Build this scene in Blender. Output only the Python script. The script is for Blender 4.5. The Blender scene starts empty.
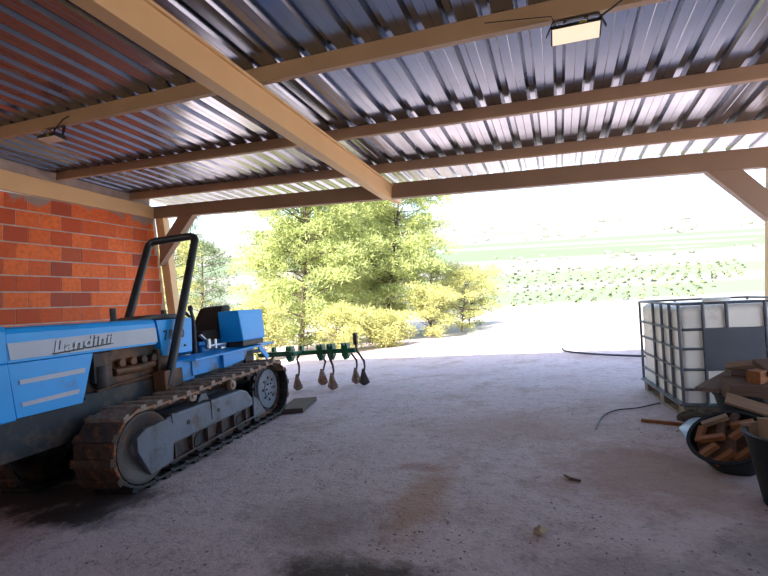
import bpy, bmesh, math, random
from mathutils import Vector, Matrix, noise
random.seed(7)
S = bpy.context.scene
COL = S.collection
PI = math.pi
V = Vector

# ------------------------------------------------------------------ materials
def _nodes(name):
    m = bpy.data.materials.new(name); m.use_nodes = True
    nt = m.node_tree
    return m, nt, nt.nodes['Principled BSDF']

def N(nt, typ, **kw):
    n = nt.nodes.new(typ)
    for k, v in kw.items():
        if k in n.inputs: n.inputs[k].default_value = v
        else: setattr(n, k, v)
    return n

def ramp(nt, src, stops, interp='LINEAR'):
    r = nt.nodes.new('ShaderNodeValToRGB'); r.color_ramp.interpolation = interp
    e = r.color_ramp.elements
    while len(e) < len(stops): e.new(0.5)
    for el, (p, c) in zip(e, stops):
        el.position = p; el.color = c if len(c) == 4 else (*c, 1)
    nt.links.new(src, r.inputs[0]); return r

def mixc(nt, fac, a, b, mode='MIX'):
    m = nt.nodes.new('ShaderNodeMix'); m.data_type = 'RGBA'; m.blend_type = mode
    for sock, v in ((m.inputs[0], fac), (m.inputs[6], a), (m.inputs[7], b)):
        if hasattr(v, 'links') or hasattr(v, 'is_linked'): nt.links.new(v, sock)
        elif isinstance(v, (int, float)): sock.default_value = v
        else: sock.default_value = (*v, 1)
    return m.outputs[2]

def mat(name, c, rough=.6, metal=0., c2=None, scale=8., dirt=None, dscale=3., damt=.5, bump=0., bscale=60., detail=5., spec=None):
    m, nt, b = _nodes(name)
    b.inputs['Roughness'].default_value = rough; b.inputs['Metallic'].default_value = metal
    if spec is not None: b.inputs['Specular IOR Level'].default_value = spec
    tc = N(nt, 'ShaderNodeTexCoord')
    col = None
    if c2 is None: c2 = tuple(x*.8 for x in c)
    n1 = N(nt, 'ShaderNodeTexNoise', Scale=scale, Detail=detail); nt.links.new(tc.outputs['Object'], n1.inputs['Vector'])
    col = ramp(nt, n1.outputs['Fac'], [(.35, c), (.65, c2)]).outputs[0]
    if dirt:
        n2 = N(nt, 'ShaderNodeTexNoise', Scale=dscale, Detail=8., Roughness=.7); nt.links.new(tc.outputs['Object'], n2.inputs['Vector'])
        lo = .62-damt*.3
        f = ramp(nt, n2.outputs['Fac'], [(lo, (0, 0, 0)), (lo+.12, (1, 1, 1))]).outputs[0]
        col = mixc(nt, f, col, dirt)
    nt.links.new(col, b.inputs['Base Color'])
    if bump:
        n3 = N(nt, 'ShaderNodeTexNoise', Scale=bscale, Detail=4.); nt.links.new(tc.outputs['Object'], n3.inputs['Vector'])
        bp = N(nt, 'ShaderNodeBump', Strength=bump, Distance=.01); nt.links.new(n3.outputs['Fac'], bp.inputs['Height'])
        nt.links.new(bp.outputs[0], b.inputs['Normal'])
    return m

M = {}
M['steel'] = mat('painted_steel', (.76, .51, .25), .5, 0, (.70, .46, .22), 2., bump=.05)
M['steel_dark'] = mat('darker_steel', (.47, .315, .20), .55, 0, (.42, .28, .175), 2., bump=.05)  # darker tone of the frame steel, used on the purlins
M['steel_eave'] = mat('shaded_steel', (.27, .17, .112), .55, 0, (.235, .15, .10), 2., bump=.05)  # darkened steel copy: shade on eave beam and braces put into the colour
M['blue'] = mat('tractor_blue', (.008, .355, .86), .38, 0, (.007, .325, .80), 3., dirt=(.03, .24, .60), dscale=2.5, damt=.2)
M['bluedark'] = mat('tractor_blue_worn', (.01, .28, .72), .45, 0, (.01, .25, .64), 3., dirt=(.08, .10, .14), dscale=3, damt=.4)
M['white'] = mat('stripe_grey', (.50, .53, .60), .45, 0, (.44, .47, .54), 4.)
M['rust'] = mat('rusty_iron', (.10, .055, .035), .75, .25, (.05, .033, .026), 14., dirt=(.30, .10, .035), dscale=9, damt=.35, bump=.5, bscale=50)
M['engine'] = mat('dark_engine_iron', (.05, .032, .025), .6, .2, (.025, .018, .016), 10., dirt=(.17, .07, .03), dscale=5, damt=.6, bump=.4)  # engine iron in a darker tone with rusty patches
M['shoe_black'] = mat('dark_shoe_iron', (.022, .021, .022), .5, .4, (.05, .045, .042), 12., bump=.3)
M['idler'] = mat('dull_brown_steel', (.075, .058, .052), .5, .4, (.05, .04, .037), 5., dirt=(.18, .08, .04), dscale=5, damt=.3, bump=.2)
M['rusttop'] = mat('dusty_worn_iron', (.36, .27, .21), .65, .2, (.20, .14, .105), 16., dirt=(.30, .13, .06), dscale=8, damt=.4, bump=.4)
M['grey'] = mat('undercarriage_grey', (.155, .17, .20), .55, .1, (.12, .135, .16), 6., dirt=(.11, .08, .07), dscale=5, damt=.4, bump=.2)
M['grey_muddy'] = mat('muddy_undercarriage', (.17, .17, .18), .6, .1, (.10, .075, .065), 7., dirt=(.09, .055, .045), dscale=4, damt=.9, bump=.3)
M['greydark'] = mat('shaded_chassis_grey', (.022, .025, .033), .6, 0, (.016, .019, .025), 6., dirt=(.08, .055, .04), dscale=5, damt=.4)  # dark grey lowered further, shade under the hood painted into it
M['iron'] = mat('dark_iron', (.035, .033, .034), .55, .3, (.06, .045, .04), 12., bump=.2)
M['black'] = mat('black_paint', (.014, .014, .016), .42, 0, (.02, .02, .022), 8.)
M['seat'] = mat('seat_vinyl', (.018, .013, .011), .7, 0, (.035, .022, .016), 10., bump=.3)
M['chrome'] = mat('chrome', (.45, .45, .45), .3, 1.)
M['green'] = mat('implement_green', (.012, .16, .065), .4, 0, (.01, .12, .05), 6.)
M['rubber'] = mat('black_rubber', (.008, .010, .012), .6, 0, (.014, .016, .019), 9., bump=.2, bscale=25, spec=.3)
M['tank'] = mat('milky_plastic', (.92, .87, .78), .4, 0, (.88, .82, .73), 4., dirt=(.55, .46, .36), dscale=2.5, damt=.2)
M['cage'] = mat('galvanised_tube', (.15, .16, .185), .5, .5, (.10, .11, .13), 10.)
M['plate'] = mat('slate_grey_plate', (.085, .095, .115), .6, .1, (.075, .083, .10), 4.)
M['pallet'] = mat('pallet_wood', (.34, .27, .2), .8, 0, (.2, .15, .11), 9., bump=.3)
M['bark'] = mat('tree_bark', (.11, .075, .05), .9, 0, (.06, .045, .03), 8., bump=.5, bscale=20)
M['mortar'] = mat('mortar', (.55, .45, .38), .9, 0, (.42, .35, .31), 7., bump=.4)
M['cable'] = mat('black_cable', (.01, .01, .01), .5)
M['stone'] = mat('ochre_stone', (.55, .40, .26), .8, 0, (.45, .33, .22), 20., bump=.4)
M['gravel'] = mat('gravel', (.36, .30, .28), .9, 0, (.20, .16, .15), 3.)
M['sheet'] = mat('pale_plastic_sheet', (.78, .90, .98), .25, 0, (.72, .86, .96), 6.)
M['glass'] = mat('floodlight_lens', (.85, .75, .60), .3, 0, (.8, .68, .52), 5.)
M['glass_glow'] = mat('floodlight_lens_glow', (.85, .75, .60), .3, 0, (.8, .68, .52), 5.)
_b = M['glass_glow'].node_tree.nodes['Principled BSDF']; _b.inputs['Emission Color'].default_value = (1, .80, .58, 1); _b.inputs['Emission Strength'].default_value = .38  # weak warm emission brightens the lens face to cream
M['hosemat'] = mat('dark_hose', (.012, .014, .02), .45)
M['chalk'] = mat('chalk_mark', (.45, .46, .46), .8)
M['yellow'] = mat('yellow_tag', (.55, .5, .05), .6)

def wood_mat(name, c, c2):
    m, nt, b = _nodes(name); b.inputs['Roughness'].default_value = .75
    tc = N(nt, 'ShaderNodeTexCoord'); mp = N(nt, 'ShaderNodeMapping'); mp.inputs['Scale'].default_value = (3, 40, 40)
    nt.links.new(tc.outputs['Object'], mp.inputs[0])
    n = N(nt, 'ShaderNodeTexNoise', Scale=1.5, Detail=6.); nt.links.new(mp.outputs[0], n.inputs['Vector'])
    r = ramp(nt, n.outputs['Fac'], [(.3, c), (.7, c2)]); nt.links.new(r.outputs[0], b.inputs['Base Color'])
    bp = N(nt, 'ShaderNodeBump', Strength=.3, Distance=.004); nt.links.new(n.outputs['Fac'], bp.inputs['Height']); nt.links.new(bp.outputs[0], b.inputs['Normal'])
    return m
M['wood_grey'] = wood_mat('weathered_wood', (.20, .135, .10), (.12, .08, .06))  # wood tones include painted darkening for the shade around the tubs
M['wood_brown'] = wood_mat('brown_wood', (.135, .068, .038), (.08, .04, .025))
M['board'] = wood_mat('dark_board', (.11, .065, .05), (.06, .038, .03))
M['wood_orange'] = wood_mat('orange_wood', (.34, .115, .03), (.20, .07, .02))
M['wood_tan'] = wood_mat('tan_wood', (.30, .18, .105), (.20, .12, .07))

def roof_mat():
    m, nt, b = _nodes('galvanised_sheet')
    b.inputs['Metallic'].default_value = 1.
    tc = N(nt, 'ShaderNodeTexCoord')
    n = N(nt, 'ShaderNodeTexNoise', Scale=1.2, Detail=6.); nt.links.new(tc.outputs['Object'], n.inputs['Vector'])
    r = ramp(nt, n.outputs['Fac'], [(.35, (.30, .335, .40)), (.65, (.235, .26, .315))]); nt.links.new(r.outputs[0], b.inputs['Base Color'])
    r2 = ramp(nt, n.outputs['Fac'], [(.3, (.17,)*3), (.7, (.29,)*3)]); nt.links.new(r2.outputs[0], b.inputs['Roughness'])
    mp = N(nt, 'ShaderNodeMapping'); mp.inputs['Scale'].default_value = (3.5, .5, 1)
    nt.links.new(tc.outputs['Object'], mp.inputs[0])
    n2 = N(nt, 'ShaderNodeTexNoise', Scale=1., Detail=2.); nt.links.new(mp.outputs[0], n2.inputs['Vector'])
    bp = N(nt, 'ShaderNodeBump', Strength=.25, Distance=.05); nt.links.new(n2.outputs['Fac'], bp.inputs['Height']); nt.links.new(bp.outputs[0], b.inputs['Normal'])
    return m
M['roof'] = roof_mat()

def brick_mat():
    m, nt, b = _nodes('hollow_clay_brick'); b.inputs['Roughness'].default_value = .8
    geo = N(nt, 'ShaderNodeNewGeometry'); tc = N(nt, 'ShaderNodeTexCoord')
    r = ramp(nt, geo.outputs['Random Per Island'], [(0, (.74, .135, .03)), (.45, (.84, .18, .042)), (.7, (.62, .105, .025)), (.86, (.50, .075, .022)), (.95, (.30, .065, .04)), (1, (.68, .13, .03))])
    n = N(nt, 'ShaderNodeTexNoise', Scale=2.2, Detail=8., Roughness=.7); nt.links.new(tc.outputs['Object'], n.inputs['Vector'])
    n2 = N(nt, 'ShaderNodeTexNoise', Scale=18., Detail=4.); nt.links.new(tc.outputs['Object'], n2.inputs['Vector'])
    c = mixc(nt, ramp(nt, n2.outputs['Fac'], [(.4, (0, 0, 0)), (.75, (.5,)*3)]).outputs[0], r.outputs[0], (.40, .07, .022))
    # cement smears, thick under the top beam, a few loose patches elsewhere
    sx = N(nt, 'ShaderNodeSeparateXYZ'); nt.links.new(tc.outputs['Object'], sx.inputs[0])
    g = N(nt, 'ShaderNodeMapRange'); nt.links.new(sx.outputs['Z'], g.inputs[0])
    for i, v in ((1, 2.3), (2, 2.56), (3, 0.), (4, .22)): g.inputs[i].default_value = v
    ad = N(nt, 'ShaderNodeMath', operation='ADD'); nt.links.new(n.outputs['Fac'], ad.inputs[0]); nt.links.new(g.outputs[0], ad.inputs[1])
    f = ramp(nt, ad.outputs[0], [(.66, (0, 0, 0)), (.72, (1, 1, 1))]).outputs[0]
    c = mixc(nt, f, c, (.30, .24, .21))
    nt.links.new(c, b.inputs['Base Color'])
    bp = N(nt, 'ShaderNodeBump', Strength=.3, Distance=.006); nt.links.new(n2.outputs['Fac'], bp.inputs['Height']); nt.links.new(bp.outputs[0], b.inputs['Normal'])
    return m
M['brick'] = brick_mat()

def floor_mat():
    m, nt, b = _nodes('compacted_gravel_yard'); b.inputs['Roughness'].default_value = .85
    tc = N(nt, 'ShaderNodeTexCoord'); O = tc.outputs['Object']
    def nz(s, d=6., ro=.6):
        n = N(nt, 'ShaderNodeTexNoise', Scale=s, Detail=d, Roughness=ro); nt.links.new(O, n.inputs['Vector']); return n.outputs['Fac']
    c = ramp(nt, nz(.7), [(.3, (.66, .525, .52)), (.7, (.58, .445, .43))]).outputs[0]
    c = mixc(nt, ramp(nt, nz(1.6, 8, .7), [(.50, (0,)*3), (.68, (.8,)*3)]).outputs[0], c, (.40, .26, .20))
    c = mixc(nt, ramp(nt, nz(9., 8, .75), [(.52, (0,)*3), (.70, (.7,)*3)]).outputs[0], c, (.25, .18, .16))
    c = mixc(nt, ramp(nt, nz(34., 5, .7), [(.56, (0,)*3), (.68, (.65,)*3)]).outputs[0], c, (.17, .13, .12))
    c = mixc(nt, ramp(nt, nz(45., 3, .7), [(.56, (0,)*3), (.66, (.6,)*3)]).outputs[0], c, (.66, .58, .55))
    # stains with their own shapes: (x, y, rx, ry, strength, colour)
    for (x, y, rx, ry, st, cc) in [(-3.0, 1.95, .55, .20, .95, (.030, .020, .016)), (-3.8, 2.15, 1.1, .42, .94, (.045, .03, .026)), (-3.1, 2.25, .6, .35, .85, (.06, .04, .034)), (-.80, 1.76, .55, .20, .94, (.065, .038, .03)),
                               (-.95, 3.1, .28, .10, .6, (.34, .17, .11)), (-.78, 2.6, .2, .7, .75, (.44, .24, .15)), (.55, 3.2, .8, .7, .7, (.38, .22, .16)),
                               (1.0, 2.2, .5, .5, .6, (.20, .15, .13)), (-1.3, 2.2, .6, .35, .45, (.24, .18, .16)), (.3, 2.0, .5, .3, .5, (.24, .18, .16)),
                               (-.4, 4.2, .9, .7, .6, (.42, .27, .22)), (-2.2, 6.2, .5, .3, .35, (.45, .40, .40))]:
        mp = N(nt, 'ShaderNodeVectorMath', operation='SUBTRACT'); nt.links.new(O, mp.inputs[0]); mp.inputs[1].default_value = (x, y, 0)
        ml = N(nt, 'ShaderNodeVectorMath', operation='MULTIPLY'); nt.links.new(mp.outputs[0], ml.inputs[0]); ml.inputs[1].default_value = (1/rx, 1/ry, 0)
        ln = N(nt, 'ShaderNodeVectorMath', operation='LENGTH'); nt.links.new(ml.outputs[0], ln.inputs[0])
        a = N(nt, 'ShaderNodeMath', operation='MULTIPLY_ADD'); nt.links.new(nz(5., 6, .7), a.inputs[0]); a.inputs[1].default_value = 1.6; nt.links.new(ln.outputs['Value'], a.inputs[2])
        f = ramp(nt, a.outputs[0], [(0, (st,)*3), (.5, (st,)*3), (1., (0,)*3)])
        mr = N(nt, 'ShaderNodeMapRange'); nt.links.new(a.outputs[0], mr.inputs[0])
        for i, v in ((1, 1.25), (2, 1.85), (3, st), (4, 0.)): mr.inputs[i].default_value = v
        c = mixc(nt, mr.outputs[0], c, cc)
    nt.links.new(c, b.inputs['Base Color'])
    ad = N(nt, 'ShaderNodeMath', operation='MULTIPLY_ADD'); nt.links.new(nz(40., 6, .7), ad.inputs[0]); ad.inputs[1].default_value = .5; nt.links.new(nz(7., 6, .6), ad.inputs[2])
    bp = N(nt, 'ShaderNodeBump', Strength=.8, Distance=.035); nt.links.new(ad.outputs[0], bp.inputs['Height']); nt.links.new(bp.outputs[0], b.inputs['Normal'])
    return m
M['floor'] = floor_mat()

TH = math.radians(21.7)
RV = V((math.cos(TH), math.sin(TH), 0)); FV = V((-math.sin(TH), math.cos(TH), 0))   # right / forward of the view, used to lay out the valley
def field_mat():
    m, nt, b = _nodes('hazy_dry_fields'); b.inputs['Roughness'].default_value = .95
    geo = N(nt, 'ShaderNodeNewGeometry'); P = geo.outputs['Position']
    def dot(v):
        d = N(nt, 'ShaderNodeVectorMath', operation='DOT_PRODUCT'); nt.links.new(P, d.inputs[0]); d.inputs[1].default_value = v; return d.outputs['Value']
    D, Xr = dot(FV), dot(RV)
    cb = N(nt, 'ShaderNodeCombineXYZ'); nt.links.new(Xr, cb.inputs[0]); nt.links.new(D, cb.inputs[1])
    def nz(sx, sy, s=1., d=4.):
        mp = N(nt, 'ShaderNodeMapping'); mp.inputs['Scale'].default_value = (sx, sy, 1); nt.links.new(cb.outputs[0], mp.inputs[0])
        n = N(nt, 'ShaderNodeTexNoise', Scale=s, Detail=d); nt.links.new(mp.outputs[0], n.inputs['Vector']); return n.outputs['Fac']
    c = ramp(nt, nz(.02, .05), [(.35, (.112, .108, .096)), (.65, (.13, .125, .108))]).outputs[0]
    big = nz(.006, .02, 1., 3.)
    def band(d0, d1, e, thr, colour, amt):
        nonlocal c
        mr1 = N(nt, 'ShaderNodeMapRange'); nt.links.new(D, mr1.inputs[0])
        for i, v in ((1, d0-e), (2, d0)): mr1.inputs[i].default_value = v
        mr2 = N(nt, 'ShaderNodeMapRange'); nt.links.new(D, mr2.inputs[0])
        for i, v in ((1, d1), (2, d1+e), (3, 1.), (4, 0.)): mr2.inputs[i].default_value = v
        k = N(nt, 'ShaderNodeMath', operation='MULTIPLY'); nt.links.new(mr1.outputs[0], k.inputs[0]); nt.links.new(mr2.outputs[0], k.inputs[1])
        f = ramp(nt, big, [(thr-.03, (0,)*3), (thr+.03, (amt,)*3)]).outputs[0]
        k2 = N(nt, 'ShaderNodeMath', operation='MULTIPLY'); nt.links.new(k.outputs[0], k2.inputs[0]); nt.links.new(f, k2.inputs[1])
        c = mixc(nt, k2.outputs[0], c, colour)
    band(50, 66, 3, .35, (.09, .118, .066), .8)
    band(84, 100, 2, .3, (.09, .118, .066), .8)
    band(150, 210, 6, .40, (.078, .112, .055), 1.)
    band(240, 275, 6, .35, (.082, .118, .062), 1.)
    band(380, 440, 10, .40, (.09, .112, .08), .9)
    spots = ramp(nt, nz(.08, .16, 1., 6.), [(.62, (0,)*3), (.70, (.6,)*3)]).outputs[0]
    c = mixc(nt, spots, c, (.10, .118, .08))
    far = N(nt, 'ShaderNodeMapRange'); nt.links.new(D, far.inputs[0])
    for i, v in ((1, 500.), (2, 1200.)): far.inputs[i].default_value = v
    c = mixc(nt, far.outputs[0], c, (.115, .126, .138))  # haze painted in: far land fades to a pale blue grey
    nr = N(nt, 'ShaderNodeMapRange'); nt.links.new(D, nr.inputs[0])
    for i, v in ((1, 30.), (2, 50.)): nr.inputs[i].default_value = v
    c = mixc(nt, nr.outputs[0], (.40, .36, .31), c)
    nt.links.new(c, b.inputs['Base Color'])
    return m
M['field'] = field_mat()

def leaf_mat(name, c1, c2, trans=.35):
    m, nt, b = _nodes(name)
    geo = N(nt, 'ShaderNodeNewGeometry')
    r = ramp(nt, geo.outputs['Random Per Island'], [(0, c1), (1, c2)])
    nt.links.new(r.outputs[0], b.inputs['Base Color']); b.inputs['Roughness'].default_value = .6
    t = N(nt, 'ShaderNodeBsdfTranslucent'); nt.links.new(r.outputs[0], t.inputs[0])
    mx = N(nt, 'ShaderNodeMixShader'); mx.inputs[0].default_value = trans
    nt.links.new(b.outputs[0], mx.inputs[1]); nt.links.new(t.outputs[0], mx.inputs[2])
    nt.links.new(mx.outputs[0], nt.nodes['Material Output'].inputs[0])
    return m
M['pine'] = leaf_mat('pine_needles', (.43, .47, .16), (.28, .34, .12))
M['olive'] = leaf_mat('dull_green_leaves', (.10, .145, .07), (.20, .25, .12))
M['shrub'] = leaf_mat('sunny_shrub_leaves', (.48, .46, .17), (.34, .36, .13))
M['vine'] = leaf_mat('vine_leaves', (.19, .25, .12), (.21, .26, .13))

# ------------------------------------------------------------------ mesh helpers
class MB:
    def __init__(s): s.bm = bmesh.new()
    def box(s, a, b):
        (x0, y0, z0), (x1, y1, z1) = a, b
        s.hexa([(x0, y0, z0), (x1, y0, z0), (x1, y1, z0), (x0, y1, z0)], [(x0, y0, z1), (x1, y0, z1), (x1, y1, z1), (x0, y1, z1)]); return s
    def hexa(s, lo, hi):
        v = [s.bm.verts.new(p) for p in list(lo)+list(hi)]
        for f in ((3, 2, 1, 0), (4, 5, 6, 7), (0, 1, 5, 4), (1, 2, 6, 5), (2, 3, 7, 6), (3, 0, 4, 7)): s.bm.faces.new([v[i] for i in f])
        return s
    def bar(s, p, q, w, h, up=(0, 0, 1)):
        p, q = V(p), V(q); d = (q-p).normalized(); u = V(up)
        if abs(d.dot(u)) > .98: u = V((0, 1, 0))
        r = d.cross(u).normalized(); u = r.cross(d)
        lo = [p+r*sx*w/2+u*sy*h/2 for sx, sy in ((-1, -1), (1, -1), (1, 1), (-1, 1))]
        hi = [x+(q-p) for x in lo]; return s.hexa(lo, hi)
    def prism(s, pts, y0, y1, axis='y'):
        def mk(a, b, y): return {'y': (a, y, b), 'x': (y, a, b), 'z': (a, b, y)}[axis]
        A = [s.bm.verts.new(mk(a, b, y0)) for a, b in pts]; B = [s.bm.verts.new(mk(a, b, y1)) for a, b in pts]
        s.bm.faces.new(A); s.bm.faces.new(B[::-1]); n = len(pts)
        for i in range(n): s.bm.faces.new((A[i], B[i], B[(i+1) % n], A[(i+1) % n]))
        return s
    def tube(s, pts, r, seg=8, cap=True):
        pts = [V(p) for p in pts]; rings = []
        rr = r if isinstance(r, (list, tuple)) else [r]*len(pts)
        ref = None
        for i, p in enumerate(pts):
            d = (pts[min(i+1, len(pts)-1)]-pts[max(i-1, 0)]).normalized()
            if ref is None: ref = V((0, 0, 1)) if abs(d.z) < .9 else V((1, 0, 0))
            a = d.cross(ref).normalized(); ref = a.cross(d).normalized()
            rings.append([s.bm.verts.new(p+(a*math.cos(t)+ref*math.sin(t))*rr[i]) for t in (2*PI*k/seg for k in range(seg))])
        for A, B in zip(rings, rings[1:]):
            for k in range(seg): s.bm.faces.new((A[k], A[(k+1) % seg], B[(k+1) % seg], B[k]))
        if cap: s.bm.faces.new(rings[0][::-1]); s.bm.faces.new(rings[-1])
        return s
    def lathe(s, prof, seg=32, mtx=None):
        mtx = mtx or Matrix(); rings = []
        for r, z in prof:
            rings.append([s.bm.verts.new(mtx @ V((r*math.cos(2*PI*k/seg), r*math.sin(2*PI*k/seg), z))) for k in range(seg)] if r > 1e-5 else [s.bm.verts.new(mtx @ V((0, 0, z)))])
        for A, B in zip(rings, rings[1:]):
            for k in range(seg):
                j = (k+1) % seg
                if len(A) == 1 and len(B) == 1: continue
                if len(A) == 1: s.bm.faces.new((A[0], B[j], B[k]))
                elif len(B) == 1: s.bm.faces.new((A[k], A[j], B[0]))
                else: s.bm.faces.new((A[k], A[j], B[j], B[k]))
        return s
    def blob(s, c, rad, sub=2, jit=.2, seed=0):
        r = bmesh.ops.create_icosphere(s.bm, subdivisions=sub, radius=1.)
        for v in r['verts']:
            k = 1+jit*noise.noise(v.co*1.7+V((seed*3.1, seed, 0)))*1.5
            v.co = V((v.co.x*rad[0], v.co.y*rad[1], v.co.z*rad[2]))*k+V(c)
        return s
    def obj(s, name, m, parent=None, bevel=0., smooth=False, mtx=None):
        bmesh.ops.recalc_face_normals(s.bm, faces=s.bm.faces)
        me = bpy.data.meshes.new(name); s.bm.to_mesh(me); s.bm.free()
        me.materials.append(M[m] if isinstance(m, str) else m)
        o = bpy.data.objects.new(name, me); COL.objects.link(o)
        if parent: o.parent = parent
        if mtx is not None: o.matrix_local = mtx
        if smooth:
            for p in me.polygons: p.use_smooth = True
            me.set_sharp_from_angle(angle=math.radians(38))
        if bevel:
            b = o.modifiers.new('bevel', 'BEVEL'); b.width = bevel; b.segments = 2; b.limit_method = 'ANGLE'; b.angle_limit = math.radians(40)
        return o

def empty(name, mtx):
    o = bpy.data.objects.new(name, None); o.empty_display_size = .1; COL.objects.link(o); o.matrix_world = mtx; return o
def tag(o, label, cat, group=None, kind=None):
    o['label'] = label; o['category'] = cat
    if group: o['group'] = group
    if kind: o['kind'] = kind
    return o
def st(o, label, cat): return tag(o, label, cat, None, 'structure')
def frame(o, x, y, z):
    m = Matrix.Identity(4)
    for i, a in enumerate((x, y, z)):
        for k in range(3): m[k][i] = a[k]
    m.translation = V(o); return m
GU = V((-.1, 0, 1)).normalized()                    # the yard falls to the left: its upward normal
def gframe(x, y, yaw=0., lift=0.):
    """a frame standing on the sloping yard"""
    a = V((math.cos(yaw), math.sin(yaw), 0)); a = (a-GU*a.dot(GU)).normalized()
    return frame(V((x, y, H(x, y)))+GU*lift, a, GU.cross(a), GU)
def copy_tree(o, parent=None):
    c = o.copy(); COL.objects.link(c)
    if parent: c.parent = parent
    for ch in list(o.children): copy_tree(ch, c)
    return c
def text(name, s, size, ext, m, parent, mtx, shear=0., bold=0., space=1., xs=1.):
    cu = bpy.data.curves.new(name, 'FONT'); cu.body = s; cu.size = size; cu.extrude = ext; cu.shear = shear; cu.offset = bold; cu.space_character = space
    t = bpy.data.objects.new(name+'_src', cu); COL.objects.link(t)
    dg = bpy.context.evaluated_depsgraph_get(); me = bpy.data.meshes.new_from_object(t.evaluated_get(dg))
    bpy.data.objects.remove(t); me.name = name
    for v in me.vertices: v.co.x *= xs
    me.materials.clear(); me.materials.append(M[m]); o = bpy.data.objects.new(name, me); COL.objects.link(o); o.parent = parent; o.matrix_local = mtx; return o

# ------------------------------------------------------------------ terrain
BT = [(0, 0), (18, 0), (45, .06), (60, 1.3), (75, 2.7), (90, 4.6), (120, 9.6), (170, 17.7), (300, 39.9), (600, 96), (1200, 208), (2200, 400), (2600, 440)]
def base(D):
    for (a, za), (b, zb) in zip(BT, BT[1:]):
        if D <= b: return za+(zb-za)*max(0, D-a)/(b-a)
    return BT[-1][1]
def ss(a, b, x):
    t = min(1, max(0, (x-a)/(b-a))); return t*t*(3-2*t)
def H(x, y):
    D = FV.x*x+FV.y*y; xr = RV.x*x+RV.y*y
    near = 2.0*math.tanh(x/20.)
    if D < 18: return near
    w = ss(18, 45, D)
    far = base(D)+.057*(xr-.49*D)
    if D > 300: far += (D-300)*.012*noise.noise(V((xr/400., D/500., 0)))*2
    return near*(1-w)+w*far

def build_floor():
    m = MB(); bm = m.bm
    xs = [-12+.25*i for i in range(101)]+[14, 16, 19, 24, 32]; ys = [-16, -12, -9, -7, -5.5, -4.4]+[-3.4+.25*i for i in range(75)]
    g = [[bm.verts.new((x, y, H(x, y)+.012*noise.noise(V((x*1.3, y*1.3, 0)))*ss(-20, -2, -abs(x)))) for x in xs] for y in ys]
    for a, b in zip(g, g[1:]):
        for i in range(len(xs)-1): bm.faces.new((a[i], a[i+1], b[i+1], b[i]))
    return m.obj('floor', 'floor', smooth=True)
st(build_floor(), 'pinkish grey compacted gravel yard running out from under the shed roof', 'ground')

def build_fields():
    m = MB(); bm = m.bm; rows = []
    D = 13.5
    ts = [-1.5+3.2*i/130 for i in range(131)]
    while D < 2600:
        r = []
        for t in ts:
            p = RV*(t*D)+FV*D; r.append(bm.verts.new((p.x, p.y, H(p.x, p.y)-(.12*(1-ss(14, 30, D))))))
        rows.append(r); D *= 1.045
    for a, b in zip(rows, rows[1:]):
        for i in range(len(ts)-1): bm.faces.new((a[i], a[i+1], b[i+1], b[i]))
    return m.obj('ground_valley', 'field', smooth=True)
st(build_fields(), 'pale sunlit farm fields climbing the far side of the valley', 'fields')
def spot(px, D): return RV*((px-384)/442.*D)+FV*D   # a place on the land by its bearing and distance

# vines
def build_vines():
    m = MB(); bm = m.bm; rnd = random.Random(3)
    def bush(p, s):
        for k in range(7):
            a = rnd.uniform(0, 2*PI); e = rnd.uniform(-.1, 1.2); d = V((math.cos(a)*math.cos(e), math.sin(a)*math.cos(e), math.sin(e)+.25))
            c = p+d*s*.55; t = d.orthogonal().normalized(); b = d.cross(t)
            vs = [bm.verts.new(c+t*s*.5*math.cos(q)+b*s*.5*math.sin(q)+d*s*.1*math.sin(2*q)) for q in (0, 1.57, 3.14, 4.71)]
            bm.faces.new(vs)
    for (D0, D1, dd, x0, x1, dx, s) in [(46, 70, 3., -.02, .75, 1.7, .42), (74, 108, 3.6, .05, .8, 2.3, .58)]:
        D = D0
        while D < D1:
            xr = x0*D; off = rnd.uniform(-.1, .1)
            while xr < x1*D:
                if rnd.random() < .86:
                    dd2 = D+2.*math.sin(xr*.07)+rnd.uniform(-.2, .2)
                    p = RV*(xr+off+rnd.uniform(-.25, .25))+FV*dd2; p.z = H(p.x, p.y)
                    bush(p, s*rnd.uniform(.7, 1.15))
                xr += dx
            D += dd
    return m.obj('vineyard', 'vine')
tag(build_vines(), 'rows of small green vines on the pale slope beyond the yard', 'vineyard', kind='stuff')

def build_wood():
    m = MB(); rnd = random.Random(5)
    for k in range(150):
        D = rnd.choice([rnd.uniform(120, 160), rnd.uniform(280, 360), rnd.uniform(440, 800)])
        xr = rnd.uniform(-.6, .95)*D; p = RV*xr+FV*D; s = D*rnd.uniform(.0025, .006)
        m.blob((p.x, p.y, H(p.x, p.y)+s*.5), (s*1.4, s*1.2, s), 1, .4, k)
    return m.obj('distant_scrub', mat('hazy_scrub', (.16, .18, .13), .9))
tag(build_wood(), 'scattered hazy scrub trees dotted over the far fields', 'scrub', kind='stuff')

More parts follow.
